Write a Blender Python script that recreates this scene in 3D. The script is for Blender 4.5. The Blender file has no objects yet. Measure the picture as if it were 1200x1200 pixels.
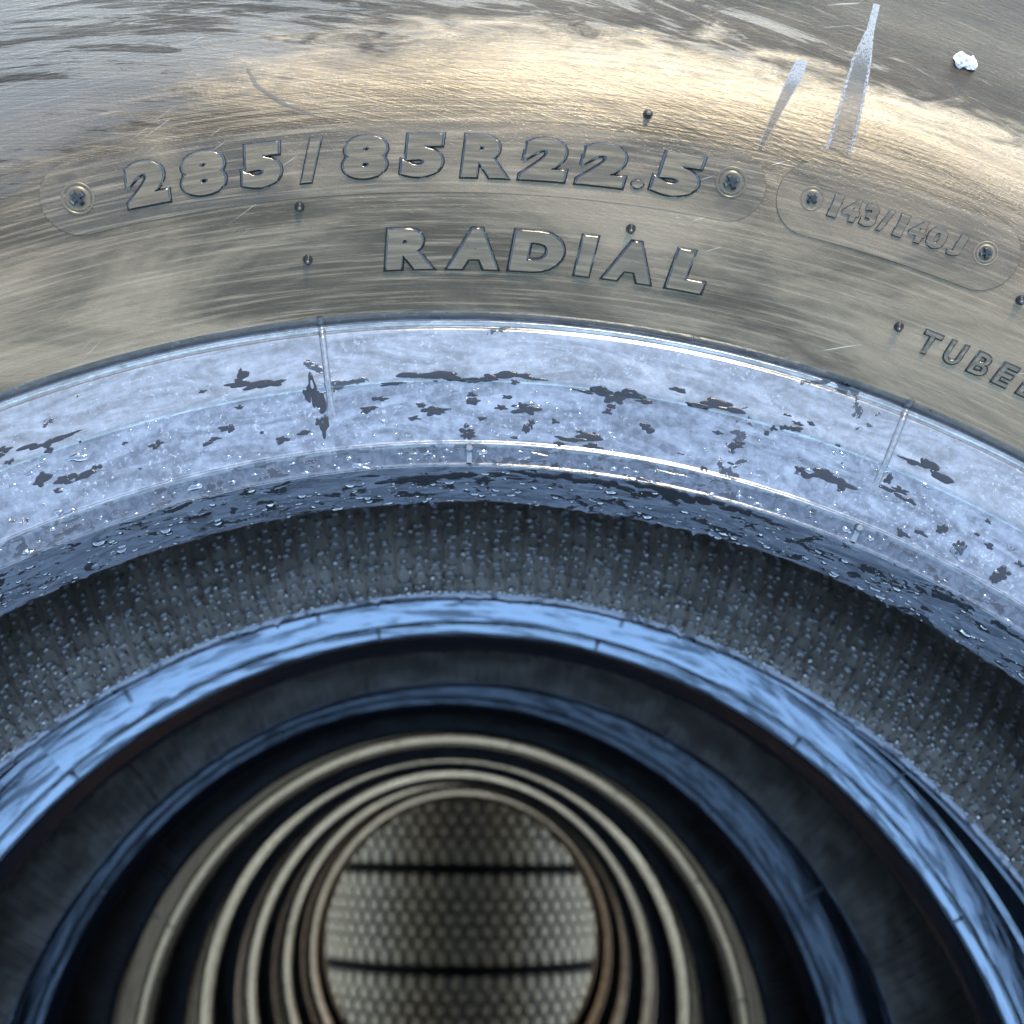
import bpy, math, random
import numpy as np
from mathutils import Matrix, Vector
random.seed(11); rng = np.random.default_rng(11)
S = bpy.context.scene
COL = S.collection
PI = math.pi

# ------------------------------------------------------------------ camera, sky, sun, exposure
MID1 = 3.0875                      # height of the middle plane of the topmost tyre
cam_d = bpy.data.cameras.new('camera'); cam = bpy.data.objects.new('camera', cam_d); COL.objects.link(cam)
cam_d.sensor_width = 36; cam_d.lens = 39.0; cam_d.clip_start = .01; cam_d.clip_end = 500
R_ = Vector((.99866926, .00956989, .05067675)); U_ = Vector((-.02384779, .95695758, .2892464)); F_ = Vector((.04572744, .29007002, -.95591233))
m = Matrix((R_, U_, -F_)).transposed().to_4x4(); m.translation = (-.0066, .178, MID1 + .4029); cam.matrix_world = m
cam_d.dof.use_dof = True; cam_d.dof.focus_distance = .315; cam_d.dof.aperture_fstop = 14.0
S.camera = cam
S.cycles.max_bounces = 8; S.cycles.diffuse_bounces = 4; S.cycles.glossy_bounces = 5
SUN_EL, SUN_AZ = math.radians(60), math.radians(20)       # azimuth from +Y towards +X
w = bpy.data.worlds.new('World'); S.world = w; w.use_nodes = True
nt = w.node_tree; sky = nt.nodes.new('ShaderNodeTexSky'); sky.sky_type = 'NISHITA'; sky.sun_disc = False
sky.sun_elevation = SUN_EL; sky.sun_rotation = SUN_AZ; sky.air_density = 1.0; sky.dust_density = .05; sky.ozone_density = 1.6
nt.links.new(sky.outputs[0], nt.nodes['Background'].inputs[0]); nt.nodes['Background'].inputs[1].default_value = .15
sun_d = bpy.data.lights.new('sun', 'SUN'); sun_d.energy = .9; sun_d.angle = math.radians(13); sun_d.color = (1, .86, .64)
sun = bpy.data.objects.new('sun', sun_d); COL.objects.link(sun)
sd = Vector((math.sin(SUN_AZ) * math.cos(SUN_EL), math.cos(SUN_AZ) * math.cos(SUN_EL), math.sin(SUN_EL)))
sun.rotation_euler = sd.to_track_quat('Z', 'Y').to_euler(); sun.location = sd * 20
vs = S.view_settings; vs.view_transform = 'Standard'; vs.look = 'None'; vs.gamma = 1; vs.exposure = 3.9
vs.use_white_balance = True; vs.white_balance_temperature = 7100; vs.white_balance_tint = 5

# ------------------------------------------------------------------ materials
class NT:
    def __init__(s, name):
        s.m = bpy.data.materials.new(name); s.m.use_nodes = True; s.t = s.m.node_tree
        s.b = s.t.nodes['Principled BSDF']; s.uv = s.n('ShaderNodeTexCoord').outputs['UV']
    def n(s, t, **k):
        x = s.t.nodes.new(t)
        for a, v in k.items(): setattr(x, a, v)
        return x
    def put(s, sock, v):
        if hasattr(v, 'is_output') or isinstance(v, bpy.types.NodeSocket): s.t.links.new(v, sock)
        else: sock.default_value = v
    def noise(s, sx, sy, detail=4, rough=.6, dist=0, off=0, vec=None):
        mp = s.n('ShaderNodeMapping'); s.put(mp.inputs[0], vec or s.uv); mp.inputs['Scale'].default_value = (sx, sy, 1); mp.inputs['Location'].default_value = (off, off * .7, off * .3)
        t = s.n('ShaderNodeTexNoise'); t.inputs['Scale'].default_value = 1; t.inputs['Detail'].default_value = detail; t.inputs['Roughness'].default_value = rough; t.inputs['Distortion'].default_value = dist
        s.t.links.new(mp.outputs[0], t.inputs['Vector']); return t.outputs['Fac']
    def rot(s, ang):
        mp = s.n('ShaderNodeMapping'); s.put(mp.inputs[0], s.uv); mp.inputs['Rotation'].default_value = (0, 0, ang); return mp.outputs[0]
    def ramp(s, v, lo, hi, a=0., b=1.):
        r = s.n('ShaderNodeMapRange'); r.inputs[1].default_value = lo; r.inputs[2].default_value = hi; r.inputs[3].default_value = a; r.inputs[4].default_value = b
        r.interpolation_type = 'SMOOTHSTEP'; s.put(r.inputs[0], v); return r.outputs[0]
    def math(s, op, a, b=0., c=0.):
        x = s.n('ShaderNodeMath', operation=op); s.put(x.inputs[0], a); s.put(x.inputs[1], b)
        if op in ('MULTIPLY_ADD',): s.put(x.inputs[2], c)
        return x.outputs[0]
    def mix(s, f, a, b):
        x = s.n('ShaderNodeMix', data_type='RGBA'); s.put(x.inputs[0], f)
        for i, v in ((6, a), (7, b)):
            s.put(x.inputs[i], (*v, 1) if isinstance(v, tuple) and len(v) == 3 else v)
        return x.outputs[2]
    def mixf(s, f, a, b):
        x = s.n('ShaderNodeMix', data_type='FLOAT'); s.put(x.inputs[0], f); s.put(x.inputs[2], a); s.put(x.inputs[3], b); return x.outputs[0]
    def sep(s):
        x = s.n('ShaderNodeSeparateXYZ'); s.put(x.inputs[0], s.uv); return x.outputs
    def bump(s, h, dist, strength=1., prev=None):
        x = s.n('ShaderNodeBump'); x.inputs['Strength'].default_value = strength; x.inputs['Distance'].default_value = dist; s.put(x.inputs['Height'], h)
        if prev is not None: s.put(x.inputs['Normal'], prev)
        return x.outputs[0]
    def out(s, col=None, rough=None, nrm=None, **k):
        if col is not None: s.put(s.b.inputs['Base Color'], (*col, 1) if isinstance(col, tuple) and len(col) == 3 else col)
        if rough is not None: s.put(s.b.inputs['Roughness'], rough)
        if nrm is not None: s.put(s.b.inputs['Normal'], nrm)
        for a, v in k.items(): s.put(s.b.inputs[a.replace('_', ' ')], v)
        return s.m

# UV is in metres: u = angle * radius of the bead, v = length along the section from the toe
def mat_sidewall(name='brown_bloomed_rubber', plate=False):
    q = NT(name)
    st = q.noise(28, 900, 5, .65, .3); st2 = q.noise(30, 1100, 4, .6, .2, 3.1, q.rot(.32)); big = q.noise(13, 34, 6, .62, .8, 7)
    mid = q.noise(60, 160, 5, .65, .8, 2); grain = q.noise(1100, 1100, 3, .7)
    v = q.sep()[1]
    wear_glare_cut = q.ramp(q.math('ADD', q.math('MULTIPLY', q.ramp(q.sep()[0], -.13, 0., 1., 0.), .032), q.math('ADD', v, q.math('MULTIPLY', q.math('SUBTRACT', mid, .5), .05))), .142, .158)    # grey film on the outer bulge, spread leftwards to cut the sun's glare
    scr = q.ramp(q.math('ADD', q.math('MULTIPLY', q.sep()[0], -1.1), q.math('ADD', q.noise(22, 170, 7, .72, 1.6, 9, q.rot(.25)), q.math('MULTIPLY', q.math('SUBTRACT', q.noise(9, 14, 3, .5, .5, 4), .5), .45))), .49, .56)
    col = q.mix(q.ramp(big, .35, .65), (.016, .0112, .0068), (.068, .0475, .0285))
    col = q.mix(q.ramp(st, .45, .72, 0, .6), col, (.095, .070, .046))
    wc = q.mix(scr, (.006, .0055, .0055), (.030, .028, .026))
    if not plate: col = q.mix(q.math('MULTIPLY', wear_glare_cut, .85), col, wc)
    sc = q.math('MULTIPLY', q.ramp(q.noise(40, 1300, 3, .5, .1, 5, q.rot(-.55)), .70, .74), q.ramp(q.noise(25, 25, 2), .5, .6))
    col = q.mix(q.math('MULTIPLY', sc, .5), col, (.2, .19, .17))
    rough = q.math('ADD', q.ramp(mid, .3, .7, .19, .36), q.ramp(st2, .4, .7, -.04, .06))
    nb = q.bump(grain, .00022, .5 if not plate else .8)
    nb = q.bump(q.math('ADD', st, q.math('MULTIPLY', st2, .8)), .00034, .8 if not plate else .3, nb)
    nb = q.bump(mid, .0006, .25, nb)
    return q.out(col, rough, nb, Specular_IOR_Level=q.math('MULTIPLY', q.ramp(big, .3, .7, .20, .36), q.mixf(wear_glare_cut, 1., q.mixf(scr, .2, .5))) if not plate else .32, Specular_Tint=(1, .88, .68, 1))

def mat_flange():
    q = NT('milky_film_on_rubber')
    v = q.sep()[1]
    cl = q.noise(55, 75, 6, .62, .6, 1.3); sw = q.noise(26, 95, 7, .66, 2.8, 4); fine = q.noise(420, 420, 4, .7, .3, 6); spk = q.noise(900, 900, 2, .6, 0, 2)
    # v: 0 toe, .0146 lower crease, .0237 heel edge, .0432 mid crease, .060 groove
    hole = q.ramp(q.math('ADD', cl, q.math('MULTIPLY', q.math('SUBTRACT', fine, .5), .16)), .335, .348)       # 0 where the film is missing
    base_zone = q.ramp(v, .0265, .0275)                                                                        # 0 on the bead base
    cov2 = q.ramp(q.math('ADD', q.noise(110, 230, 5, .65, .5, 8), q.math('MULTIPLY', q.math('SUBTRACT', fine, .5), .25)), .425, .445)
    film = q.mixf(base_zone, cov2, hole)
    up = q.ramp(v, .0455, .0475)
    filmc = q.mix(q.ramp(sw, .35, .68), (.017, .0165, .0172), (.037, .0355, .036))
    filmc = q.mix(up, filmc, q.mix(q.ramp(sw, .3, .7), (.031, .0285, .0255), (.052, .0475, .042)))
    filmc = q.mix(q.math('MULTIPLY', q.ramp(spk, .58, .72), q.ramp(cl, .42, .6)), filmc, (.085, .087, .092))
    filmc = q.mix(q.ramp(fine, .35, .7, 0, .32), filmc, (.07, .07, .073))
    bev = q.ramp(v, .0195, .0205)
    filmc = q.mix(base_zone, q.mix(bev, q.mix(q.ramp(q.noise(70, 300, 6, .7, 1.2, 12), .35, .65), (.026, .028, .034), (.062, .065, .075)), q.mix(q.ramp(fine, .35, .65), (.010, .011, .014), (.026, .028, .034))), filmc)
    col = q.mix(film, (.010, .010, .011), filmc)
    rough = q.mixf(film, .05, q.mixf(base_zone, .15, q.ramp(sw, .3, .7, .08, .20)))
    nb = q.bump(film, .00012, .6); nb = q.bump(sw, .0003, .22, nb); nb = q.bump(fine, .00012, .35, nb)
    return q.out(col, rough, nb, Specular_IOR_Level=q.mixf(film, .16, q.mixf(base_zone, q.mixf(bev, .4, .22), q.math('MULTIPLY', q.ramp(sw, .35, .68, .36, .68), q.ramp(fine, .3, .7, .75, 1.05)))), IOR=1.75)

def mat_dry_bead(name='gold_gleam_bead_rubber', k=1.):
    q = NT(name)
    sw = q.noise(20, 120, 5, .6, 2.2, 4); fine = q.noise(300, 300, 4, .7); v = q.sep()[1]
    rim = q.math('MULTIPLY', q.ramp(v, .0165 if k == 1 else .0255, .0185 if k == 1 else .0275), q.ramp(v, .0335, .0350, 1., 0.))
    gleam = q.mix(q.ramp(sw, .35, .68), (.44 * k, .30 * k, .155 * k), (.74 * k, .52 * k, .29 * k))
    return q.out(q.mix(rim, (.008, .0075, .007), gleam), q.ramp(sw, .3, .7, .20, .32), q.bump(fine, .0001, .4), Specular_IOR_Level=q.mixf(rim, .15, 1. if k == 1 else .6), IOR=2.4, Specular_Tint=(1, .62, .31, 1))  # ring gleam painted as gold colour and tint, near black off the rim

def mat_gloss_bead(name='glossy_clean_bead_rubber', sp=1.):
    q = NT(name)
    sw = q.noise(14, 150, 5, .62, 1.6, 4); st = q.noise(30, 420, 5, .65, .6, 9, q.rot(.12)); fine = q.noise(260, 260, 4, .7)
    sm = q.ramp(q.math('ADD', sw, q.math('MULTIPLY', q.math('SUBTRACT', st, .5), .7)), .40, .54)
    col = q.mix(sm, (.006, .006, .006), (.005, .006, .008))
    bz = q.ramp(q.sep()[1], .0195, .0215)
    return q.out(col, q.mixf(sm, .06, q.ramp(st, .3, .7, .08, .16)), q.bump(fine, .00008, .25, q.bump(st, .00025, .25)), Specular_IOR_Level=q.math('MULTIPLY', q.mixf(sm, .3 * sp, sp), q.mixf(bz, .12, 1.)), IOR=1.8, Specular_Tint=(.80, .93, 1, 1))  # blue specular tint deepens the sky colour in the reflection

def mat_liner(name='shaded_inner_liner_rubber', k=1.):
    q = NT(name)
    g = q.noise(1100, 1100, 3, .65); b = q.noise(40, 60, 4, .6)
    col = q.mix(q.ramp(b, .35, .7), (.024 * k, .0195 * k, .0145 * k), (.050 * k, .0415 * k, .032 * k))  # k puts the light falloff down the pile into the liner colour
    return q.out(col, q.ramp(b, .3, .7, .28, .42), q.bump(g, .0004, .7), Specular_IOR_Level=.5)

def mat_tread():
    q = NT('dusty_tread_rubber')
    tc = q.n('ShaderNodeTexCoord').outputs['Object']
    g = q.n('ShaderNodeTexNoise'); g.inputs['Scale'].default_value = 60; g.inputs['Detail'].default_value = 5; q.put(g.inputs['Vector'], tc)
    f = q.n('ShaderNodeTexNoise'); f.inputs['Scale'].default_value = 900; q.put(f.inputs['Vector'], tc)
    return q.out(q.mix(q.ramp(g.outputs[0], .35, .65), (.020, .016, .0115), (.13, .104, .072)), q.ramp(g.outputs[0], .35, .65, .35, .55), q.bump(f.outputs[0], .0004, .5), Specular_IOR_Level=.12)

def mat_letter():
    q = NT('raised_letter_rubber')
    grain = q.noise(1500, 1500, 2, .6); st = q.noise(60, 900, 4, .6)
    return q.out(q.mix(q.ramp(st, .4, .7), (.028, .0205, .0125), (.056, .041, .0255)), q.ramp(st, .3, .7, .33, .42), q.bump(st, .0002, .25, q.bump(grain, .00012, .5)), Specular_IOR_Level=.32, Specular_Tint=(1, .88, .68, 1))

def simple(name, col, rough, spec=.5, nz=None):
    q = NT(name)
    tc = q.n('ShaderNodeTexCoord').outputs['Object']
    if nz:
        g = q.n('ShaderNodeTexNoise'); g.inputs['Scale'].default_value = nz; g.inputs['Detail'].default_value = 5; q.put(g.inputs['Vector'], tc)
        c2 = tuple(c * .55 for c in col)
        return q.out(q.mix(q.ramp(g.outputs[0], .35, .65), c2, col), rough, q.bump(g.outputs[0], .5 / nz * .2, .5), Specular_IOR_Level=spec)
    return q.out(col, rough, Specular_IOR_Level=spec)

M = dict(dry=mat_dry_bead(), dry2=mat_dry_bead('faint_gleam_bead_rubber', .45), gloss=mat_gloss_bead(), gloss2=mat_gloss_bead('dull_bead_rubber', .16), side=mat_sidewall(), flange=mat_flange(), liner=mat_liner('lit_inner_liner_rubber', 3.2), liner_b=mat_liner('half_lit_inner_liner_rubber', 1.5), liner_c=mat_liner('shaded_inner_liner_rubber', .35), tread=mat_tread(), letter=mat_letter(),
         plate=mat_sidewall('stamped_plate_rubber', True), nib=simple('moulded_nib_rubber', (.045, .045, .047), .3, .7, 900), edge=simple('black_rubber_edge_shade', (.006, .0056, .005), .18, .26),
         wet=simple('wet_black_rubber', (.010, .010, .011), .08, .12), white=simple('white_crumb', (.22, .22, .215), .85, .1, 900),
         dirt=simple('ground_concrete', (.66, .55, .40), .85, .3, 3.0))
def mat_water():
    q = NT('water'); return q.out((.008, .008, .009), .02, None, Specular_IOR_Level=1., IOR=1.55)
M['water'] = mat_water()
q_ = NT('beaded_water'); M['bright'] = q_.out((.015, .015, .015), .04, None, Specular_IOR_Level=1., IOR=1.8, Specular_Tint=(1, .93, .82, 1))
q_ = NT('clear_water'); M['clear'] = q_.out((1, 1, 1), .0, None, IOR=1.33, Transmission_Weight=1.)
def mat_chalk():
    q = NT('pale_scuff')
    a = q.noise(5, 55, 6, .75); v = q.sep()[1]; e = q.sep()[0]
    top = q.ramp(v, .5, .8); edge = q.ramp(q.math('ABSOLUTE', e), .62, .85)
    wh = q.math('MAXIMUM', q.math('MULTIPLY', top, q.ramp(a, .40, .52)), q.math('MULTIPLY', edge, q.ramp(a, .44, .56)))
    m_ = q.out(q.mix(wh, (.028, .026, .025), (.075, .078, .08)), .6, q.bump(a, .0002, .5), Specular_IOR_Level=.2)
    q.put(q.b.inputs['Alpha'], q.math('MINIMUM', q.math('MULTIPLY', q.math('ADD', q.ramp(v, 0., .5, .30, .60), wh), q.ramp(a, .3, .5, .4, 1.)), 1.)); return m_
M['chalk'] = mat_chalk()
M['faint'] = simple('faint_scuff', (.040, .036, .030), .6, .2); M['faint'].node_tree.nodes['Principled BSDF'].inputs['Alpha'].default_value = .5

# ------------------------------------------------------------------ mesh helpers
def mesh(name, V, Fc, mat, uv=None, smooth=True):
    me = bpy.data.meshes.new(name)
    V = np.asarray(V, dtype=np.float32)
    if isinstance(Fc, np.ndarray) and Fc.ndim == 2:
        k = Fc.shape[1]; n = len(Fc)
        me.vertices.add(len(V)); me.vertices.foreach_set('co', V.ravel())
        me.loops.add(n * k); me.loops.foreach_set('vertex_index', Fc.ravel().astype(np.int32))
        me.polygons.add(n); me.polygons.foreach_set('loop_start', np.arange(0, n * k, k, dtype=np.int32)); me.polygons.foreach_set('loop_total', np.full(n, k, dtype=np.int32))
        me.update(calc_edges=True)
    else:
        me.from_pydata(V.tolist(), [], Fc); me.update()
    if uv is not None:
        li = np.empty(len(me.loops), dtype=np.int32); me.loops.foreach_get('vertex_index', li)
        ul = me.uv_layers.new(name='UVMap'); ul.data.foreach_set('uv', np.asarray(uv, dtype=np.float32)[li].ravel())
    me.materials.append(mat)
    me.polygons.foreach_set('use_smooth', np.full(len(me.polygons), smooth, dtype=bool))
    return me
def obj(name, me, parent=None):
    o = bpy.data.objects.new(name, me); COL.objects.link(o)
    if parent is not None: o.parent = parent
    return o
def tag(o, label=None, cat=None, group=None, kind=None):
    for k, v in (('label', label), ('category', cat), ('group', group), ('kind', kind)):
        if v: o[k] = v
    return o
UR = .30
def revolve(name, prof, n, mat, v0=0., jit=None, groove=None, flip=False):
    """prof: list of (r, a).  Returns a mesh; jit(i_profile, psi)-> dr array, groove: (every k verts, depth)"""
    P = np.array(prof, dtype=float); m_ = len(P)
    L = np.concatenate([[0], np.cumsum(np.hypot(*np.diff(P, axis=0).T))]) + v0
    ps = np.linspace(-PI, PI, n + 1)
    Rr = np.repeat(P[:, 0][:, None], n + 1, 1); A = np.repeat(P[:, 1][:, None], n + 1, 1)
    if jit is not None: Rr = Rr + jit(P, ps)
    if groove is not None:
        T = np.gradient(P, axis=0); T /= np.hypot(T[:, 0], T[:, 1])[:, None]; N = np.stack([-T[:, 1], T[:, 0]], 1)
        gm = (np.arange(n + 1) % groove[0] == 0).astype(float)
        Rr = Rr + N[:, 0][:, None] * gm * groove[1]; A = A + N[:, 1][:, None] * gm * groove[1]
    V = np.stack([Rr * np.sin(ps), Rr * np.cos(ps), A], -1).reshape(-1, 3)
    uv = np.stack([np.repeat(ps[None] * UR, m_, 0), np.repeat(L[:, None], n + 1, 1)], -1).reshape(-1, 2)
    i, j = np.meshgrid(np.arange(m_ - 1), np.arange(n), indexing='ij'); a = (i * (n + 1) + j).ravel()
    Fq = np.stack([a, a + 1, a + n + 2, a + n + 1], 1)
    if flip: Fq = Fq[:, ::-1]
    return mesh(name, V, Fq, mat, uv)

def dens(P, step):
    P = np.array(P); out = [P[0]]
    for p, q in zip(P[:-1], P[1:]):
        k = max(1, int(math.ceil(np.hypot(*(q - p)) / step)))
        for t in range(1, k + 1): out.append(p + (q - p) * t / k)
    return out
# ------------------------------------------------------------------ tyre section (r, a): a = height over the middle plane
TOE = (.2812, .0719)
bead_prof = [(.2840, .0690), (.2822, .0697), TOE, (.2816, .0736), (.2824, .0770), (.2839, .0824), (.2853, .0876), (.2860, .0900), (.28635, .0910), (.28665, .0917), (.28695, .0916), (.2874, .0914), (.2880, .0916),
             (.2896, .0922), (.2914, .0929), (.2919, .0932), (.2922, .0938), (.29265, .0941), (.2931, .0940), (.2935, .0936), (.294, .0937), (.297, .0945), (.303, .0961), (.3085, .0976), (.3103, .0981), (.3108, .0985),
             (.3111, .0991), (.3119, .0994), (.316, .1002), (.321, .1012), (.3250, .1021), (.3262, .1023), (.3267, .1017), (.3271, .1016), (.3275, .1024), (.3279, .1030), (.3283, .1030), (.3287, .1020), (.3291, .1012), (.3296, .1012), (.3300, .1024), (.3305, .1047)]
CR, CA, R0_, A0_ = .394, .1405, .3305, .1047
def a_side(r):
    if r > CR: return CA - 3.2 * (r - CR) ** 2 * (1 - .9 * min(1, max(0, r - .41) / .1) ** .7)
    return CA - (CA - A0_) * (1 - math.cos(PI / 2 * (CR - r) / (CR - R0_)))
side_prof = [(.3305, .1047)] + [(r, a_side(r)) for r in np.linspace(.3312, .394, 40)] + [(r, a_side(r)) for r in np.linspace(.397, .506, 36)] + [(.513, .1200), (.519, .1135), (.5235, .104)]
inner_half = [(.2840, .0690), (.2870, .0688), (.294, .0695), (.302, .0712), (.312, .0745), (.322, .0795), (.334, .0875), (.346, .0970), (.358, .1062), (.372, .1152), (.386, .1215), (.400, .1250), (.415, .1262), (.432, .1245), (.448, .1200), (.463, .1125), (.476, .1020), (.487, .0880), (.495, .0700), (.499, .0500), (.5010, .0250)]
inner_prof = inner_half + [(.5012, 0)] + [(r, -a) for r, a in inner_half[::-1]]
def smooth_prof(P, n):
    P = np.array(P); L = np.concatenate([[0], np.cumsum(np.hypot(*np.diff(P, axis=0).T))]); t = np.linspace(0, L[-1], n)
    Q = np.stack([np.interp(t, L, P[:, k]) for k in (0, 1)], 1)
    for _ in range(4): Q[1:-1] = .25 * Q[:-2] + .5 * Q[1:-1] + .25 * Q[2:]
    return Q
inner_s = smooth_prof(inner_prof, 96)
tread_prof = [(.5235, .104), (.5268, .0985)]
for g in (.062, .021, -.021, -.062):
    tread_prof += [(.528, g + .006), (.527, g + .0058), (.513, g + .004), (.513, g - .004), (.527, g - .0058), (.528, g - .006)]
tread_prof += [(.5268, -.0985), (.5235, -.104)]
def toe_jit(P, ps):
    h = np.zeros((len(P), len(ps)))
    nz = rng.normal(0, 1, len(ps)); nz = np.convolve(np.r_[nz, nz[:4]], [.25, .5, .25, 0, 0], 'same')[:len(ps)]
    nb = np.interp(np.arange(len(ps)), np.arange(0, len(ps) + 24, 24), rng.normal(0, 1, len(ps) // 24 + 2)[:len(np.arange(0, len(ps) + 24, 24))])
    sp = (rng.random(len(ps)) > .985) * -.0012
    for k in (1, 2): h[k] = nz * .00022 + nb * .00022 + sp
    h[:, -1] = h[:, 0]; return h
me_side = revolve('sidewall', side_prof, 900, M['side'], .068, flip=True)
me_bead = revolve('bead', [tuple(p) for p in bead_prof[:2]] + [tuple(p) for p in dens(bead_prof[2:], .0012)], 1900, M['flange'], -.0044, jit=toe_jit, flip=True)
me_bead_gl = me_bead.copy(); me_bead_gl.materials.clear(); me_bead_gl.materials.append(M['gloss'])
me_bead_g2 = me_bead.copy(); me_bead_g2.materials.clear(); me_bead_g2.materials.append(M['gloss2'])
dry_prof = [(.2840, .0690), (.2824, .0720), (.2812, .0800), (.2812, .0880), (.2814, .0896), (.2820, .0903), (.2835, .0906), (.2855, .09075), (.2875, .09095), (.2895, .0912), (.2915, .0916), (.2928, .0922), (.2936, .0934)] + bead_prof[21:]
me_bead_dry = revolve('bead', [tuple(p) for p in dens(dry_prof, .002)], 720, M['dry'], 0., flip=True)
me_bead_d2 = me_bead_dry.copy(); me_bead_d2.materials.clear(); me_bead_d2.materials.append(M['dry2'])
NS = 270
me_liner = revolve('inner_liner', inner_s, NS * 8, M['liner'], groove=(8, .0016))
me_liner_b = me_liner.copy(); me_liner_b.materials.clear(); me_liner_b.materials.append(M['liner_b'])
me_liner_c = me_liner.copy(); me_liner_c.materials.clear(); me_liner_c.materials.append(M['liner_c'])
me_tread = revolve('tread', tread_prof, 240, M['tread'])
me_ridge = None

class Surf:
    """a section polyline as a surface: pos(psi, v, d) with v the length along the section"""
    def __init__(s, prof, v0=0., sgn=1):
        s.P = np.array(prof, dtype=float); s.L = np.concatenate([[0], np.cumsum(np.hypot(*np.diff(s.P, axis=0).T))]) + v0
        T = np.gradient(s.P, axis=0); T /= np.hypot(T[:, 0], T[:, 1])[:, None]
        s.N = np.stack([-T[:, 1], T[:, 0]], 1) * sgn
    def v_of_r(s, r):
        i = np.argsort(s.P[:, 0]); return float(np.interp(r, s.P[i, 0], s.L[i]))
    def pos(s, psi, v, d=0.):
        psi, v, d = np.broadcast_arrays(np.asarray(psi, float), np.asarray(v, float), np.asarray(d, float))
        r = np.interp(v, s.L, s.P[:, 0]) + np.interp(v, s.L, s.N[:, 0]) * d
        a = np.interp(v, s.L, s.P[:, 1]) + np.interp(v, s.L, s.N[:, 1]) * d
        return np.stack([r * np.sin(psi), r * np.cos(psi), a], -1)
    def r(s, v): return float(np.interp(v, s.L, s.P[:, 0]))
OUT = Surf(bead_prof[2:] + side_prof[1:])           # v = 0 at the toe
INN = Surf(inner_s[::-1], 0, 1)                    # v = 0 at the far (lower) toe, growing upwards

# ------------------------------------------------------------------ ground
g = mesh('ground', [(-60, -60, 0), (60, -60, 0), (60, 60, 0), (-60, 60, 0)], [(0, 1, 2, 3)], M['dirt']); tag(obj('ground', g), kind='structure')

# ------------------------------------------------------------------ the pile of tyres
labels = ['topmost truck tyre of the pile, brown sidewall stamped with its size, milky wet bead',
          'second truck tyre from the top, vivid blue sky reflected on its bead',
          'third truck tyre from the top, dark liner and dim blue bead ring',
          'fourth truck tyre down, outermost of the five thin pale gold bead rings',
          'fifth truck tyre down, second of the thin gold bead rings counting inward',
          'sixth truck tyre down, third of the thin gold bead rings counting inward',
          'seventh truck tyre down, fourth of the thin gold bead rings counting inward',
          'lowest truck tyre of the pile, innermost gold ring around the view of the treads']
dx = [0, 0, -.012, -.009, -.009, -.004, .006, .015]; dz = [0, .006, .010, .004, 0, 0, 0, 0]
tyres = []
def ridge_mesh():
    # a moulding ridge lying across the flange, built at psi = 0
    vs_ = np.linspace(OUT.v_of_r(.3022), OUT.v_of_r(.3308), 26); w_ = .0011; V = []; Fc = []
    for k, v in enumerate(vs_):
        e = min(1, (k + .15) / 3) ; rr = OUT.r(v)
        for x, hgt in ((-1, -.0002), (-.75, .0004), (-.25, .00085), (.25, .00085), (.75, .0004), (1, -.0002)):
            V.append(OUT.pos(x * w_ / rr, v, hgt * e))
        if k:
            b = k * 6
            Fc += [(b - 6 + c, b - 5 + c, b + 1 + c, b + c) for c in range(5)]
    return mesh('moulding_ridge', V, Fc, M['nib'])
def nib_mesh():
    # spew nib on the heel edge with its short stem down the bevel
    V = []; Fc = []
    vh = OUT.v_of_r(.2919); c = OUT.pos(0, vh, .0008)
    n1, n2 = 10, 6
    for i in range(n2 + 1):
        th = PI * i / n2
        for j in range(n1):
            p = 2 * PI * j / n1; k = 1 + .12 * math.sin(3 * p + i)
            V.append(c + .0013 * k * np.array([math.sin(th) * math.cos(p), math.sin(th) * math.sin(p), math.cos(th)]))
    for i in range(n2):
        for j in range(n1): Fc.append((i * n1 + j, (i + 1) * n1 + j, (i + 1) * n1 + (j + 1) % n1, i * n1 + (j + 1) % n1))
    b0 = len(V)
    for k, v in enumerate(np.linspace(vh, OUT.v_of_r(.2872), 8)):
        for x, hh in ((-1, -.0001), (-.5, .0006), (.5, .0006), (1, -.0001)): V.append(OUT.pos(x * .0009 / .29, v, hh))
        if k:
            b = b0 + k * 4; Fc += [(b - 4 + q, b + q, b + 1 + q, b - 3 + q) for q in range(3)]
    return mesh('spew_nib', V, Fc, M['nib'])
me_ridge, me_nib = ridge_mesh(), nib_mesh()
for k in range(8):
    e = bpy.data.objects.new('truck_tyre', None); COL.objects.link(e); e.empty_display_size = .1
    e.location = (dx[k], (0, .001, -.002, -.004, .001, -.001, .002, -.002)[k], MID1 - k * .285 + dz[k])
    tag(e, labels[k], 'tyre', 'truck tyres lying in one pile')
    tw = 0 if k == 0 else rng.uniform(0, 6.28)
    for s in (1, -1):
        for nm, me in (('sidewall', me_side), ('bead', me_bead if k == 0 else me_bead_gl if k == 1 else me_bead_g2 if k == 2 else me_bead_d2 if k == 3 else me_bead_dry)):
            o = obj(nm, me, e)
            o.rotation_euler = (0, 0, tw) if s == 1 else (PI, 0, 1.7 + k)
    o = obj('inner_liner', me_liner if k == 0 else me_liner_b if k == 1 else me_liner_c, e); o.rotation_euler[2] = tw  # lighter liner copy on top, darker copies deeper for the pile's shade
    o = obj('tread', me_tread, e); o.rotation_euler[2] = tw
    if k < 4:
        base = -.1502 if k == 0 else (-.27, -.55, -.3)[k - 1]
        for i in range(12):
            ps = base + i * .5400
            if ps > 5.9: continue
            o = obj('moulding_ridge', me_ridge, e); o.rotation_euler[2] = -ps
        for i in range(15):
            o = obj('spew_nib', me_nib, e); o.rotation_euler[2] = -((-.0161 if k == 0 else base + .1) + i * .4067)
    tyres.append(e)
T1 = tyres[0]

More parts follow.
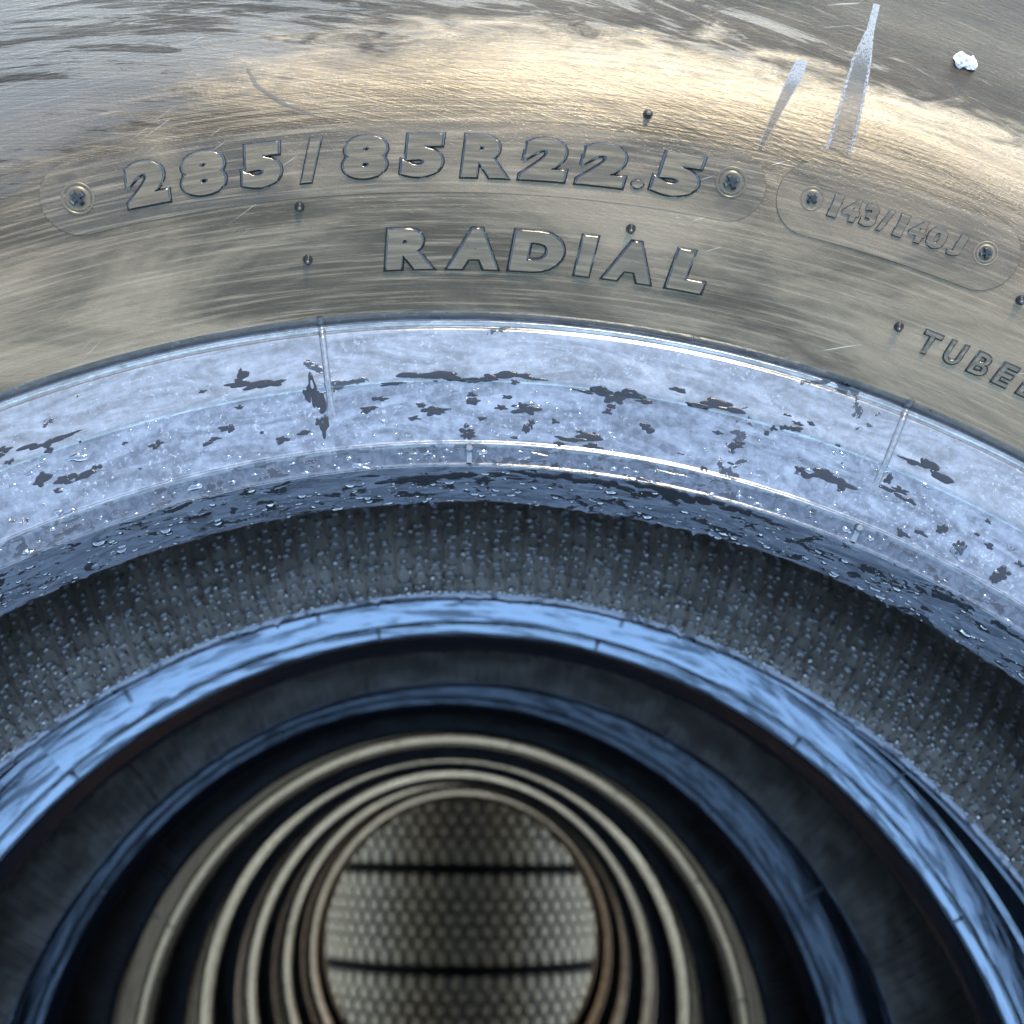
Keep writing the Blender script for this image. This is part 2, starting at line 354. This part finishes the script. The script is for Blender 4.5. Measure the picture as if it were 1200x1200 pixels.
# ------------------------------------------------------------------ stamped plates, lettering, screw marks on the topmost sidewall
def conform_grid(name, inside_rows, hgt, mat, v0, v1, psi0, psi1, rad, parent):
    """a stadium-shaped plate: straight between psi0..psi1, round ends of radius rad (m) about v mid"""
    vm = (v0 + v1) / 2; rr = OUT.r(vm); hv = (v1 - v0) / 2
    n = 48; rows = 13; V = []; UVs = []; Fc = []
    us = np.linspace(0, 1, n + 1)
    for layer in (0, 1):
        pass
    cols = []
    x0, x1 = psi0 * rr, psi1 * rr
    xs = np.concatenate([x0 - hv * np.cos(np.linspace(0, PI / 2, 14))[:-1], np.linspace(x0, x1, 60), x1 + hv * np.sin(np.linspace(0, PI / 2, 14))[1:]])
    ts = np.linspace(-1, 1, rows)
    def edge(inset):
        G = []
        for x in xs:
            if x < x0: c = math.sqrt(max(0, hv ** 2 - (x - x0) ** 2))
            elif x > x1: c = math.sqrt(max(0, hv ** 2 - (x - x1) ** 2))
            else: c = hv
            c = max(c, .0002)
            G.append([(x, vm + t * c) for t in ts])
        return np.array(G)
    G = edge(0); nx = len(xs)
    P = OUT.pos(G[..., 0] / rr, G[..., 1], hgt).reshape(-1, 3); UVs = np.stack([G[..., 0] * UR / rr, G[..., 1]], -1).reshape(-1, 2)
    V = P.tolist(); UVs = UVs.tolist(); Fc = [(i * rows + j, (i + 1) * rows + j, (i + 1) * rows + j + 1, i * rows + j + 1) for i in range(nx - 1) for j in range(rows - 1)]
    loop = [i * rows for i in range(nx)] + [i * rows + rows - 1 for i in range(nx - 1, -1, -1)]
    flat = G.reshape(-1, 2); nl = len(loop); b0 = len(V)
    for q in loop: V.append(V[q]); UVs.append(UVs[q])
    b = len(V)
    for q in loop:
        x, v = flat[q]; xc = min(max(x, x0), x1); dvec = np.array([x - xc, v - vm]); ln = np.hypot(*dvec) or 1
        x, v = np.array([xc, vm]) + dvec * (1 + .0003 / ln)
        V.append(OUT.pos(x / rr, v, -.0002).tolist()); UVs.append((x * UR / rr, v))
    Fc += [(b0 + i, b0 + (i + 1) % nl, b + (i + 1) % nl, b + i) for i in range(nl)]
    return obj(name, mesh(name, V, Fc, mat, UVs), parent)
PL1 = conform_grid('size_plate', None, .0002, M['plate'], OUT.v_of_r(.3569), OUT.v_of_r(.3734), -.3165, .1870, 0, T1)
PL2 = conform_grid('load_plate', None, .0004, M['plate'], OUT.v_of_r(.3578), OUT.v_of_r(.3752), .2500, .3868, 0, T1)

import bmesh
def glyph(name, ch, psi, r, w_, top, bot, parent, bold=.035, shear=.10, h=.0010, tilt=0., bev=.048):
    cu = bpy.data.curves.new('glyph', 'FONT'); cu.body = ch; cu.size = 1; cu.offset = bold; cu.extrude = .03; cu.bevel_depth = bev; cu.bevel_resolution = 0; cu.shear = shear; cu.resolution_u = 5
    to = bpy.data.objects.new('glyph', cu); COL.objects.link(to)
    dg = bpy.context.evaluated_depsgraph_get(); me = bpy.data.meshes.new_from_object(to.evaluated_get(dg))
    bpy.data.objects.remove(to); bpy.data.curves.remove(cu)
    bm = bmesh.new(); bm.from_mesh(me); bpy.data.meshes.remove(me)
    bmesh.ops.remove_doubles(bm, verts=bm.verts, dist=1e-5)
    xs = [v.co.x for v in bm.verts]; ys = [v.co.y for v in bm.verts]; x0, x1, y0, y1 = min(xs), max(xs), min(ys), max(ys)
    for k in range(1, 7):
        for co, no in (((0, y0 + (y1 - y0) * k / 7, 0), (0, 1, 0)), ((x0 + (x1 - x0) * k / 7, 0, 0), (1, 0, 0))):
            bmesh.ops.bisect_plane(bm, geom=bm.verts[:] + bm.edges[:] + bm.faces[:], plane_co=co, plane_no=no, dist=1e-5)
    vt, vb = OUT.v_of_r(top), OUT.v_of_r(bot); rr = r
    uvl = bm.loops.layers.uv.new('UVMap'); uvs = {}
    for v in bm.verts:
        fx = (v.co.x - x0) / (x1 - x0) - .5; fy = (v.co.y - y0) / (y1 - y0)
        hz = h if v.co.z > .03 + bev * .6 else (h * .12 if v.co.z > .02 else -.0004)
        u = fx * w_; vv = vb + fy * (vt - vb)
        if tilt: vv += u * rr * math.tan(tilt)
        uvs[v.index] = ((psi + u) * UR, vv); v.co = Vector(OUT.pos(psi + u, vv, hz).tolist()); v.tag = True
    bm.verts.index_update(); 
    me = bpy.data.meshes.new('letter')
    bm.normal_update()
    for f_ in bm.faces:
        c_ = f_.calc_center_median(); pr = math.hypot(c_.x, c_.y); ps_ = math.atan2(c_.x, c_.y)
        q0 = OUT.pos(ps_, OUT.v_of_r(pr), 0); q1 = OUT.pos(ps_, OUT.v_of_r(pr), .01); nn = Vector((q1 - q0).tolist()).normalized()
        if abs(f_.normal.dot(nn)) < .93: f_.material_index = 1  # slopes coloured black to draw the shade lines around each letter
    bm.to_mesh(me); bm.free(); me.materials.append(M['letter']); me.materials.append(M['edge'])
    # planar metres as UV
    ul = me.uv_layers[0]; co = np.empty(len(me.vertices) * 3, dtype=np.float32); me.vertices.foreach_get('co', co); co = co.reshape(-1, 3)
    li = np.empty(len(me.loops), dtype=np.int32); me.loops.foreach_get('vertex_index', li)
    ul.data.foreach_set('uv', np.stack([np.arctan2(co[:, 0], co[:, 1]) * UR, np.hypot(co[:, 0], co[:, 1])], 1)[li].ravel())
    return obj(name, me, parent)
for ch, psi, wd in (('2', -.2654, .0367), ('8', -.2218, .0387), ('5', -.1781, .0367), ('/', -.1399, .0232), ('8', -.0987, .0392), ('5', -.0550, .0389), ('R', -.0058, .0423), ('2', .0391, .0417), ('2', .0848, .0432), ('5', .1436, .0431)):
    glyph('digit' if ch.isdigit() else ('slash' if ch == '/' else 'letter'), ch, psi, .3651, wd, .3707, .3598, PL1, bold=.062)
glyph('decimal_point', '.', .1143, .3618, .0118, .3630, .3604, PL1, bold=.03)
for ch, psi, wd in (('1', .2685, .0110), ('4', .2812, .0152), ('3', .2956, .0142), ('/', .3083, .0120), ('1', .3210, .0110), ('4', .3343, .0152), ('0', .3496, .0162), ('J', .3660, .0140)):
    glyph('digit' if ch.isdigit() else ('slash' if ch == '/' else 'letter'), ch, psi, .3661, wd, .3690, .3631, PL2, bold=.045, bev=.05, h=.0010, shear=.08)
for ch, psi, wd in (('R', -.0681, .0460), ('A', -.0150, .0486), ('D', .0391, .0500), ('I', .0811, .0200), ('A', .1180, .0467), ('L', .1684, .0361)):
    glyph('letter', ch, psi, .3444, wd, .3493, .3396, T1, bold=.062)
for k, ch in enumerate('TUBELESS'):
    glyph('letter', ch, .3807 + k * .0224, .3435, .0172, .3464, .3409, T1, bold=.0, bev=.06, h=.0008)

def screw(psi, r, rad, parent):
    v0 = OUT.v_of_r(r); V = []; Fc = []; n = 36
    prof = [(0, .0001), (.55, .0001), (.78, .0002), (.84, -.0003), (.90, -.0003), (.96, .0003), (1.06, .0003), (1.12, -.0002)]
    for f_, hh in prof:
        for j in range(n):
            t = 2 * PI * j / n; V.append(OUT.pos(psi + rad * f_ * math.cos(t) / r, v0 + rad * f_ * math.sin(t), hh + .00025))
    for i in range(len(prof) - 1):
        for j in range(n): Fc.append((i * n + j, (i + 1) * n + j, (i + 1) * n + (j + 1) % n, i * n + (j + 1) % n))
    o = obj('screw_mark', mesh('screw_mark', V, Fc, M['letter'], np.zeros((len(V), 2)) + [psi * UR, v0]), parent)
    V = []; Fc = []                                   # raised cross left by the slot
    a0 = random.uniform(0, 1)
    for q in range(2):
        c, s = math.cos(a0 + q * PI / 2), math.sin(a0 + q * PI / 2); b = len(V); L = rad * .52; wv = rad * .17; hv_ = .0011 + q * .0002
        ring = [(-L, -wv), (0, -wv * .75), (L, -wv), (L, wv), (0, wv * .75), (-L, wv)]
        for kz, sc in ((-.0001, 1.1), (hv_ * .7, .95), (hv_, .72)):
            for x, y in ring: x, y = x * sc, y * sc; V.append(OUT.pos(psi + (x * c - y * s) / r, v0 + x * s + y * c, kz + .0003))
        for l in range(2):
            for i in range(6): Fc.append((b + l * 6 + i, b + l * 6 + (i + 1) % 6, b + l * 6 + 6 + (i + 1) % 6, b + l * 6 + 6 + i))
        Fc.append(tuple(b + 12 + i for i in range(6)))
    x = obj('slot_cross', mesh('slot_cross', V, Fc, M['edge'], smooth=False), parent); x.parent = parent
    return o
screw(-.3158, .3650, .0040, PL1); screw(.1862, .3658, .0040, PL1); screw(.2497, .3663, .0031, PL2); screw(.3884, .3666, .0031, PL2)
def spike_mesh():
    V = []; Fc = []; n = 10
    for f_, hh in ((1.25, -.0001), (1, .0006), (.8, .0015), (.5, .0024), (.12, .0028)):
        for j in range(n): V.append((f_ * .0012 * math.cos(2 * PI * j / n), f_ * .0012 * math.sin(2 * PI * j / n), hh))
    for i in range(4):
        for j in range(n): Fc.append((i * n + j, i * n + (j + 1) % n, (i + 1) * n + (j + 1) % n, (i + 1) * n + j))
    Fc.append(tuple(40 + j for j in range(n)))
    return mesh('vent_spike', V, Fc, M['edge'])
me_spike = spike_mesh()
for psi, r in ((.1146, .3790), (-.1535, .3550), (-.1532, .3434), (.1149, .3515), (.3515, .3446), (.4286, .3597), (-.4238, .3550), (-.42, .3434)):
    v = OUT.v_of_r(r); p = Vector(OUT.pos(psi, v).tolist()); n_ = (Vector(OUT.pos(psi, v, .01).tolist()) - p).normalized()
    o = obj('vent_spike', me_spike, T1); o.location = p; q = n_.to_track_quat('Z', 'Y'); o.rotation_euler = (q @ Matrix.Rotation(.25, 3, 'X').to_quaternion()).to_euler()
# ------------------------------------------------------------------ scuff streaks
def streak(pts, name='chalk_streak'):
    V = []; Fc = []; UVs = []; n = len(pts)
    P = np.array(pts); t = np.linspace(0, n - 1, 40); C = np.stack([np.interp(t, np.arange(n), P[:, k]) for k in range(3)], 1)
    for k, (psi, r, hw) in enumerate(C):
        v = OUT.v_of_r(r)
        for x in np.linspace(-1, 1, 7):
            V.append(OUT.pos(psi + x * hw * (1 + .025 * rng.normal()) / r, v, .00014 if abs(x) < .9 else .00004)); UVs.append((x * 1., 1 - k / 39))
        if k: b = k * 7; Fc += [(b - 7 + c, b + c, b + c + 1, b - 6 + c) for c in range(6)]
    return obj(name, mesh(name, V, Fc, M['chalk'], UVs), T1)
streak([(.2194, .4050, .0017), (.2155, .397, .0020), (.2090, .387, .0014), (.2016, .3750, .0007)])
o_ = streak([(-.1774, .3905, .0004), (-.172, .385, .0008), (-.155, .3795, .0012), (-.1329, .3758, .0005)], 'scuff_mark'); o_.data.materials[0] = M['faint']
streak([(.2636, .4338, .0010), (.2625, .423, .0011), (.2606, .4107, .0028), (.2600, .399, .0033), (.2592, .388, .0036), (.2587, .3790, .0036)])
def lump():
    V = []; Fc = []
    for cx_, cy_, rad in ((-.0016, .0002, .0019), (.0012, -.0001, .0023)):
        b = len(V); n1, n2 = 16, 9; ph = rng.uniform(0, 6, 3)
        for i in range(n2 + 1):
            th = PI * i / n2
            for j in range(n1):
                p = 2 * PI * j / n1; k = rad * (1 + .22 * math.sin(3 * p + ph[0] + i * .7) * math.sin(2 * th + ph[1]) + rng.normal(0, .06)) if 0 < i < n2 else rad
                V.append((cx_ + k * math.sin(th) * math.cos(p), cy_ + 1.25 * k * math.sin(th) * math.sin(p), max(-.0004, .55 * k * math.cos(th) + .0006)))
        Fc += [(b + i * n1 + j, b + (i + 1) * n1 + j, b + (i + 1) * n1 + (j + 1) % n1, b + i * n1 + (j + 1) % n1) for i in range(n2) for j in range(n1)]
    o = obj('white_crumb', mesh('white_crumb', V, Fc, M['white'], smooth=False)); v = OUT.v_of_r(.4209); p = Vector(OUT.pos(.3309, v).tolist())
    n_ = (Vector(OUT.pos(.3309, v, .01).tolist()) - p).normalized(); o.location = p + T1.location; o.rotation_euler = n_.to_track_quat('Z', 'Y').to_euler()
    tag(o, 'small white two-lobed crumb stuck on the dark outer sidewall', 'crumb')
lump()
# ------------------------------------------------------------------ water
def blob(V, Fc, surf, psi, v, hw, hv, h, n=14, irr=.25, rings=((.0, 1.), (.5, .9), (.8, .6), (.95, .25), (1., -.05)), seedh=None):
    ph = rng.uniform(0, 6.28, 4); am = rng.normal(0, irr / 2, 4); b = len(V); r = surf.r(v)
    th = np.arange(n) * 2 * PI / n
    out = 1 + sum(am[q] * np.cos((q + 2) * th + ph[q]) for q in range(4)); out = np.clip(out, .45, 1.7)
    V.append(surf.pos(psi, v, h))
    for f_, hh in rings[1:]:
        V.extend(surf.pos(psi + hw * f_ * out * np.cos(th) / r, v + hv * f_ * out * np.sin(th), h * hh))
    Fc += [(b, b + 1 + j, b + 1 + (j + 1) % n) for j in range(n)]
    for i in range(len(rings) - 2):
        s0 = b + 1 + i * n; s1 = s0 + n
        Fc += [(s0 + j, s1 + j, s1 + (j + 1) % n, s0 + (j + 1) % n) for j in range(n)]
LO = ((0, 1.), (.6, .8), (1., -.05))
FLAT = ((0, 1.), (.75, 1.), (.93, .8), (1., -.3))
def place_water(name, label, parts, mat, cat='water', group=None, kind=None, surf=OUT):
    V, Fc = [], []
    for a in parts: blob(V, Fc, surf, *a[:5], **(a[5] if len(a) > 5 else {}))
    V = np.array(V); o = obj(name, mesh(name, V, Fc, mat)); o.location = T1.location
    return tag(o, label, cat, group, kind)
vr = OUT.v_of_r
PUD = [
    ('long dark wet streak under the bead crease between the two ridges', -0.0205, 0.3116, 0.0241, 0.0016, 'P'),
    ('dark wet patch on the bead below the R22 of the size', 0.125, 0.310, 0.0111, 0.0019, 'P'),
    ('dark wet patch on the bead below the final 5 of the size', 0.2205, 0.3129, 0.0075, 0.0026, 'P'),
    ('dark wet patch on the bead just left of the left moulding ridge', -0.2169, 0.3144, 0.0073, 0.0018, 'P'),
    ('upright dark wet patch touching the left moulding ridge', -0.1648, 0.3087, 0.0027, 0.0052, 'P'),
    ('thin dark wet streak at the far left of the bead', -0.412, 0.3132, 0.0075, 0.0014, 'P'),
    ('dark wet patch above the leftmost spew nib', -0.3987, 0.3028, 0.0053, 0.0019, 'P'),
    ('dark wet patch on the bead left of the right moulding ridge', 0.3408, 0.3017, 0.0076, 0.0025, 'P'),
    ('dark wet patch on the bead right of the right moulding ridge', 0.4274, 0.3153, 0.0073, 0.0022, 'P'),
    ('small dark wet patch at the lower end of the right moulding ridge', 0.4133, 0.3053, 0.0055, 0.0015, 'P'),
    ('dark wet patch low on the bead base at the right', 0.5053, 0.2855, 0.0045, 0.0008, 'P'),
    ('dark wet band along the bead base below the middle spew nib', -0.0425, 0.2848, 0.0242, 0.0007, 'B'),
    ('longest dark wet band along the bead base, right of the middle nib', 0.1735, 0.2858, 0.0418, 0.001, 'B'),
    ('largest clear water drop on the bead base at the left', -0.3026, 0.2834, 0.0038, 0.0016, 'D'),
    ('wide water drop pooled on the inner ledge right of the middle nib', 0.0448, 0.29, 0.0068, 0.0014, 'D'),
    ('long water drop lying along the inner ledge left of the right nib', 0.1989, 0.29, 0.0085, 0.0012, 'D'),
    ('round water drop on the film right of the right spew nib', 0.4908, 0.2976, 0.0028, 0.0023, 'D'),
    ('flat long water drop on the inner ledge right of the left nib', -0.3019, 0.291, 0.0059, 0.0008, 'D'),
    ('water drop on the heel edge at the far right', 0.5167, 0.2913, 0.0028, 0.0015, 'D'),
    ('small water drop beside the left spew nib', -0.417, 0.2934, 0.0026, 0.0014, 'D'),
    ('flat water drop on the bead base below the left nib', -0.3575, 0.2853, 0.0038, 0.0005, 'D'),
]
SMALL = [(-0.2258, 0.317, 0.002, 0.0022500000000000003), (-0.1617, 0.3015, 0.00175, 0.00275), (-0.4293, 0.3046, 0.003, 0.0015), (-0.0454, 0.3026, 0.004, 0.0015), (-0.0122, 0.3048, 0.0025, 0.0015), (0.0337, 0.304, 0.00450, 0.002), (-0.012, 0.2969, 0.003, 0.002), (0.0406, 0.2975, 0.0015, 0.002), (0.1033, 0.2962, 0.0055, 0.0015), (0.3972, 0.3079, 0.00125, 0.002), (0.4677, 0.301, 0.00175, 0.0015), (0.4859, 0.2991, 0.0015, 0.0022500000000000003), (0.5316, 0.2979, 0.0025, 0.0035), (-0.1156, 0.3039, 0.0025, 0.001), (-0.2508, 0.3041, 0.002, 0.00125), (-0.3163, 0.3038, 0.0022500000000000003, 0.001), (-0.3779, 0.3031, 0.00175, 0.00125), (-0.2006, 0.298, 0.0022500000000000003, 0.001), (0.2542, 0.3033, 0.0025, 0.0015), (0.2753, 0.3094, 0.00125, 0.00125), (0.1608, 0.3021, 0.002, 0.00125), (0.0722, 0.2877, 0.0015, 0.001)]
V8 = np.array([p for p in OUT.P if p[0] < .2866])
for lb, psi, r, hw, hr, kd in PUD:
    v = vr(r); hv = abs(vr(r + hr) - vr(r - hr)) / 2
    if kd == 'D': place_water('water_drop', lb, [(psi, v, hw, max(hv, .0009), min(.0012, .3 * max(hv, .0009)), dict(n=40, irr=.14, rings=((0, 1.), (.35, .97), (.65, .82), (.85, .55), (.96, .25), (1., -.05))))], M['clear'], 'water drop', 'larger water drops on the topmost bead')
    else:
        n_ = max(3, int(hw / .0022)); pr = []
        for q in range(n_):
            t = (q + .5) / n_ * 2 - 1; k_ = math.sqrt(max(.08, 1 - t * t))
            pr.append((psi + t * hw / r, v + rng.normal(0, hv * .35), hw / n_ * rng.uniform(1.1, 1.9), hv * k_ * rng.uniform(.4, .8), rng.uniform(.00016, .00024), dict(n=26, irr=.27, rings=FLAT)))
        place_water('wet_patch', lb, pr, M['wet'], 'wet patch', 'dark wet patches on the topmost bead')
pr = []
for psi, r, hw, hr in SMALL:
    for q in range(3): pr.append((psi + rng.normal(0, hw * .5) / r, vr(r) + rng.normal(0, hr * .4), hw * rng.uniform(.4, .8), hr * rng.uniform(.4, .9), rng.uniform(.00016, .00026), dict(n=26, irr=.3, rings=FLAT)))
for _ in range(80):
    s_ = rng.uniform(.0004, .0013); pr.append((rng.uniform(-.7, .8), rng.uniform(.0285, .052), s_ * rng.uniform(1, 2), s_ * .7, .00018, dict(n=20, irr=.3, rings=FLAT)))
place_water('wet_specks', 'scattered small dark wet specks over the milky bead film', pr, M['wet'], kind='stuff')
# small drops on the film, the bevel and the bead base
parts = []
for _ in range(900):
    ps = rng.uniform(-.75, .85); z = rng.random()
    if z < .60: v = rng.beta(1.1, 2.0) * .019                     # towards the toe
    elif z < .76: v = rng.uniform(.0212, .0258)
    else: v = rng.uniform(.028, .046)
    s_ = float(np.clip(rng.lognormal(-7.75, .55), .0002, .0016))
    parts.append((ps, v, s_ * rng.uniform(1, 2.0), s_ * rng.uniform(.6, 1.), s_ * rng.uniform(.35, .6), dict(n=9, rings=LO, irr=.4)))
place_water('water_droplets', 'fine water droplets beaded over the milky bead of the topmost tyre', parts, M['water'], kind='stuff')
# drops on the inner liner
parts = []
for _ in range(2800):
    ps = rng.uniform(-1.0, 1.1); v = .001 + rng.beta(1.0, 1.6) * .10
    s_ = float(np.clip(rng.lognormal(-7.75, .55), .00018, .0014))
    parts.append((ps, v, s_, s_, s_ * rng.uniform(.5, .8), dict(n=8, rings=LO, irr=.2)))
for _ in range(260):
    ps = rng.uniform(-1.0, 1.1); s_ = rng.uniform(.0004, .0009)
    parts.append((ps, rng.uniform(-.0, .0012), s_ * 1.6, s_, s_ * .7, dict(n=8, rings=LO, irr=.2)))
place_water('water_droplets', 'rain droplets beaded over the black inner liner of the topmost tyre', parts, M['bright'], kind='stuff', surf=INN)
# ------------------------------------------------------------------ curls of the liner texture
M['curl'] = simple('glossy_liner_rubber', (.055, .048, .040), .2, 1., 900)
V, Fc = [], []
step = 2 * PI / NS
for k in range(NS):
    pc = -PI + (k + .5) * step
    if not -1.1 < pc < 1.2: continue
    row = 0
    for v in np.arange(.0030, .105, .0043):
        row += 1; up = 1 if (row + k) % 4 else -1
        pc2 = pc + rng.normal(0, .0022); vv = v + rng.normal(0, .0009); rr = INN.r(vv); R0 = rng.uniform(.0013, .0025); b = len(V); ns = 6
        for i in range(ns + 1):
            t = PI * (i / ns) * 1.15 - .25; cx_, cy_ = R0 * math.cos(t), up * R0 * math.sin(t)
            for x, hh in ((-.00042, -.0001), (-.0002, .00065), (.0002, .00065), (.00042, -.0001)):
                V.append((pc2 + (cx_ + x * math.cos(t)) / rr, vv + cy_ + up * x * math.sin(t), hh))
            if i: q = b + i * 4; Fc += [(q - 4 + c, q + c, q + 1 + c, q - 3 + c) for c in range(3)]
V = np.array(V); V = INN.pos(V[:, 0], V[:, 1], V[:, 2])
o = obj('liner_curls', mesh('liner_curls', V, Fc, M['curl'], np.stack([V[:, 0], V[:, 1]], 1)), T1); o['kind'] = 'stuff'

# ------------------------------------------------------------------ unseen timber bearers, added to lift the pile and let light in below
def beam(yc, label):
    n = 24; V = []; Fc = []; hx, hy, z0, z1, c = .72, .055, .772, .9502, .006
    sec = [(-hy + c, z0), (hy - c, z0), (hy, z0 + c), (hy, z1 - c), (hy - c, z1), (-hy + c, z1), (-hy, z1 - c), (-hy, z0 + c)]
    for k in range(n + 1):
        for y, z in sec: V.append((-hx + 2 * hx * k / n, yc + y + random.uniform(-.0008, .0008), z - (random.uniform(0, .001) if z > .9 else 0)))
    for k in range(n):
        for q in range(8): Fc.append((k * 8 + q, k * 8 + (q + 1) % 8, k * 8 + 8 + (q + 1) % 8, k * 8 + 8 + q))
    Fc += [tuple(range(7, -1, -1)), tuple(n * 8 + q for q in range(8))]
    tag(obj('added_bearer', mesh('added_bearer', V, Fc, M['wood'], smooth=False)), label, 'timber', 'unseen added bearers under the pile')
M['matte'] = simple('matte_black_rubber', (.008, .0075, .007), .9, .05)
M['wood'] = simple('weathered_timber', (.32, .22, .13), .8, .3, 25)
beam(.40, 'unseen added bearer under the far side of the tyre pile'); beam(-.40, 'unseen added bearer under the near side of the tyre pile')
# ------------------------------------------------------------------ standing tyres under the pile (their treads seen through the hole)
RS, HW = .385, .0985
body_prof = [(.215, -.07), (.24, -.095), (.27, -.1108), (.33, -.1108), (.352, -.107), (.366, -HW), (.3715, -.096)]
for g in (-.044, 0, .044): body_prof += [(.3715, g)]
body_prof += [(.3715, .096), (.366, HW), (.352, .107), (.33, .1108), (.27, .1108), (.24, .095), (.215, .07), (.2, .05), (.2, -.05), (.215, -.07)]
me_body = revolve('casing', body_prof, 96, M['matte'])
NB = 68
def block_mesh(pts, name):
    V = []; Fc = []; n = len(pts)
    for rad, sc in ((.370, 1.), (.3835, .96), (.385, .84)):
        cx0 = sum(p[0] for p in pts) / n; cy0 = sum(p[1] for p in pts) / n
        for x, y in pts:
            x = cx0 + (x - cx0) * sc; y = cy0 + (y - cy0) * sc; V.append((rad * math.sin(x / RS), y, rad * math.cos(x / RS)))
    for l in range(2):
        for i in range(n): Fc.append((l * n + i, l * n + (i + 1) % n, (l + 1) * n + (i + 1) % n, (l + 1) * n + i))
    Fc.append(tuple(2 * n + i for i in range(n)))
    return mesh(name, V, Fc, M['tread'], smooth=False)
pw = 2 * PI * RS / NB
hexa = [(-.37 * pw, -.0085), (0, -.0160), (.37 * pw, -.0085), (.37 * pw, .0085), (0, .0165), (-.37 * pw, .0085)]
shl = [(-.40 * pw, -.012), (0, -.0195), (.40 * pw, -.012), (.31 * pw, .0155), (-.31 * pw, .0155)]
me_hex, me_shl = block_mesh(hexa, 'tread_block'), block_mesh(shl, 'tread_block')
shl2 = [(x, -y) for x, y in shl[::-1]]; me_shl2 = block_mesh(shl2, 'tread_block')
rows = [(-.0835, .5, 's2'), (-.0555, 0, 'h'), (-.0278, .5, 'h'), (0., 0, 'h'), (.0278, .5, 'h'), (.0555, 0, 'h'), (.0835, .5, 's1')]
blabels = ['standing tyre seen through the hole, its tread the middle band', 'standing tyre seen through the hole, its tread the shadowed top band', 'standing tyre seen through the hole, its tread the lowest band', 'standing tyre at the far end of the row under the pile', 'standing tyre at the near end of the row under the pile']
YC = 0
for k, yc in enumerate((.0195, .2415, -.2025, .4635, -.4245)):
    e = bpy.data.objects.new('standing_tyre', None); COL.objects.link(e); e.location = (.028, yc, RS); tag(e, blabels[k], 'tyre', 'standing tyres under the pile')
    o = obj('casing', me_body, e); o.rotation_euler = (PI / 2, 0, 0)
    for (yy, ph, kd) in rows:
        for i in range(NB):
            an = 2 * PI * (i + ph) / NB; sgn = (an + PI) % (2 * PI) - PI
            if abs(sgn) > 1.25 or k > 2: continue
            o = obj('tread_block', {'h': me_hex, 's1': me_shl, 's2': me_shl2}[kd], e); o.location = (0, yy, 0); o.rotation_euler = (0, an, 0)
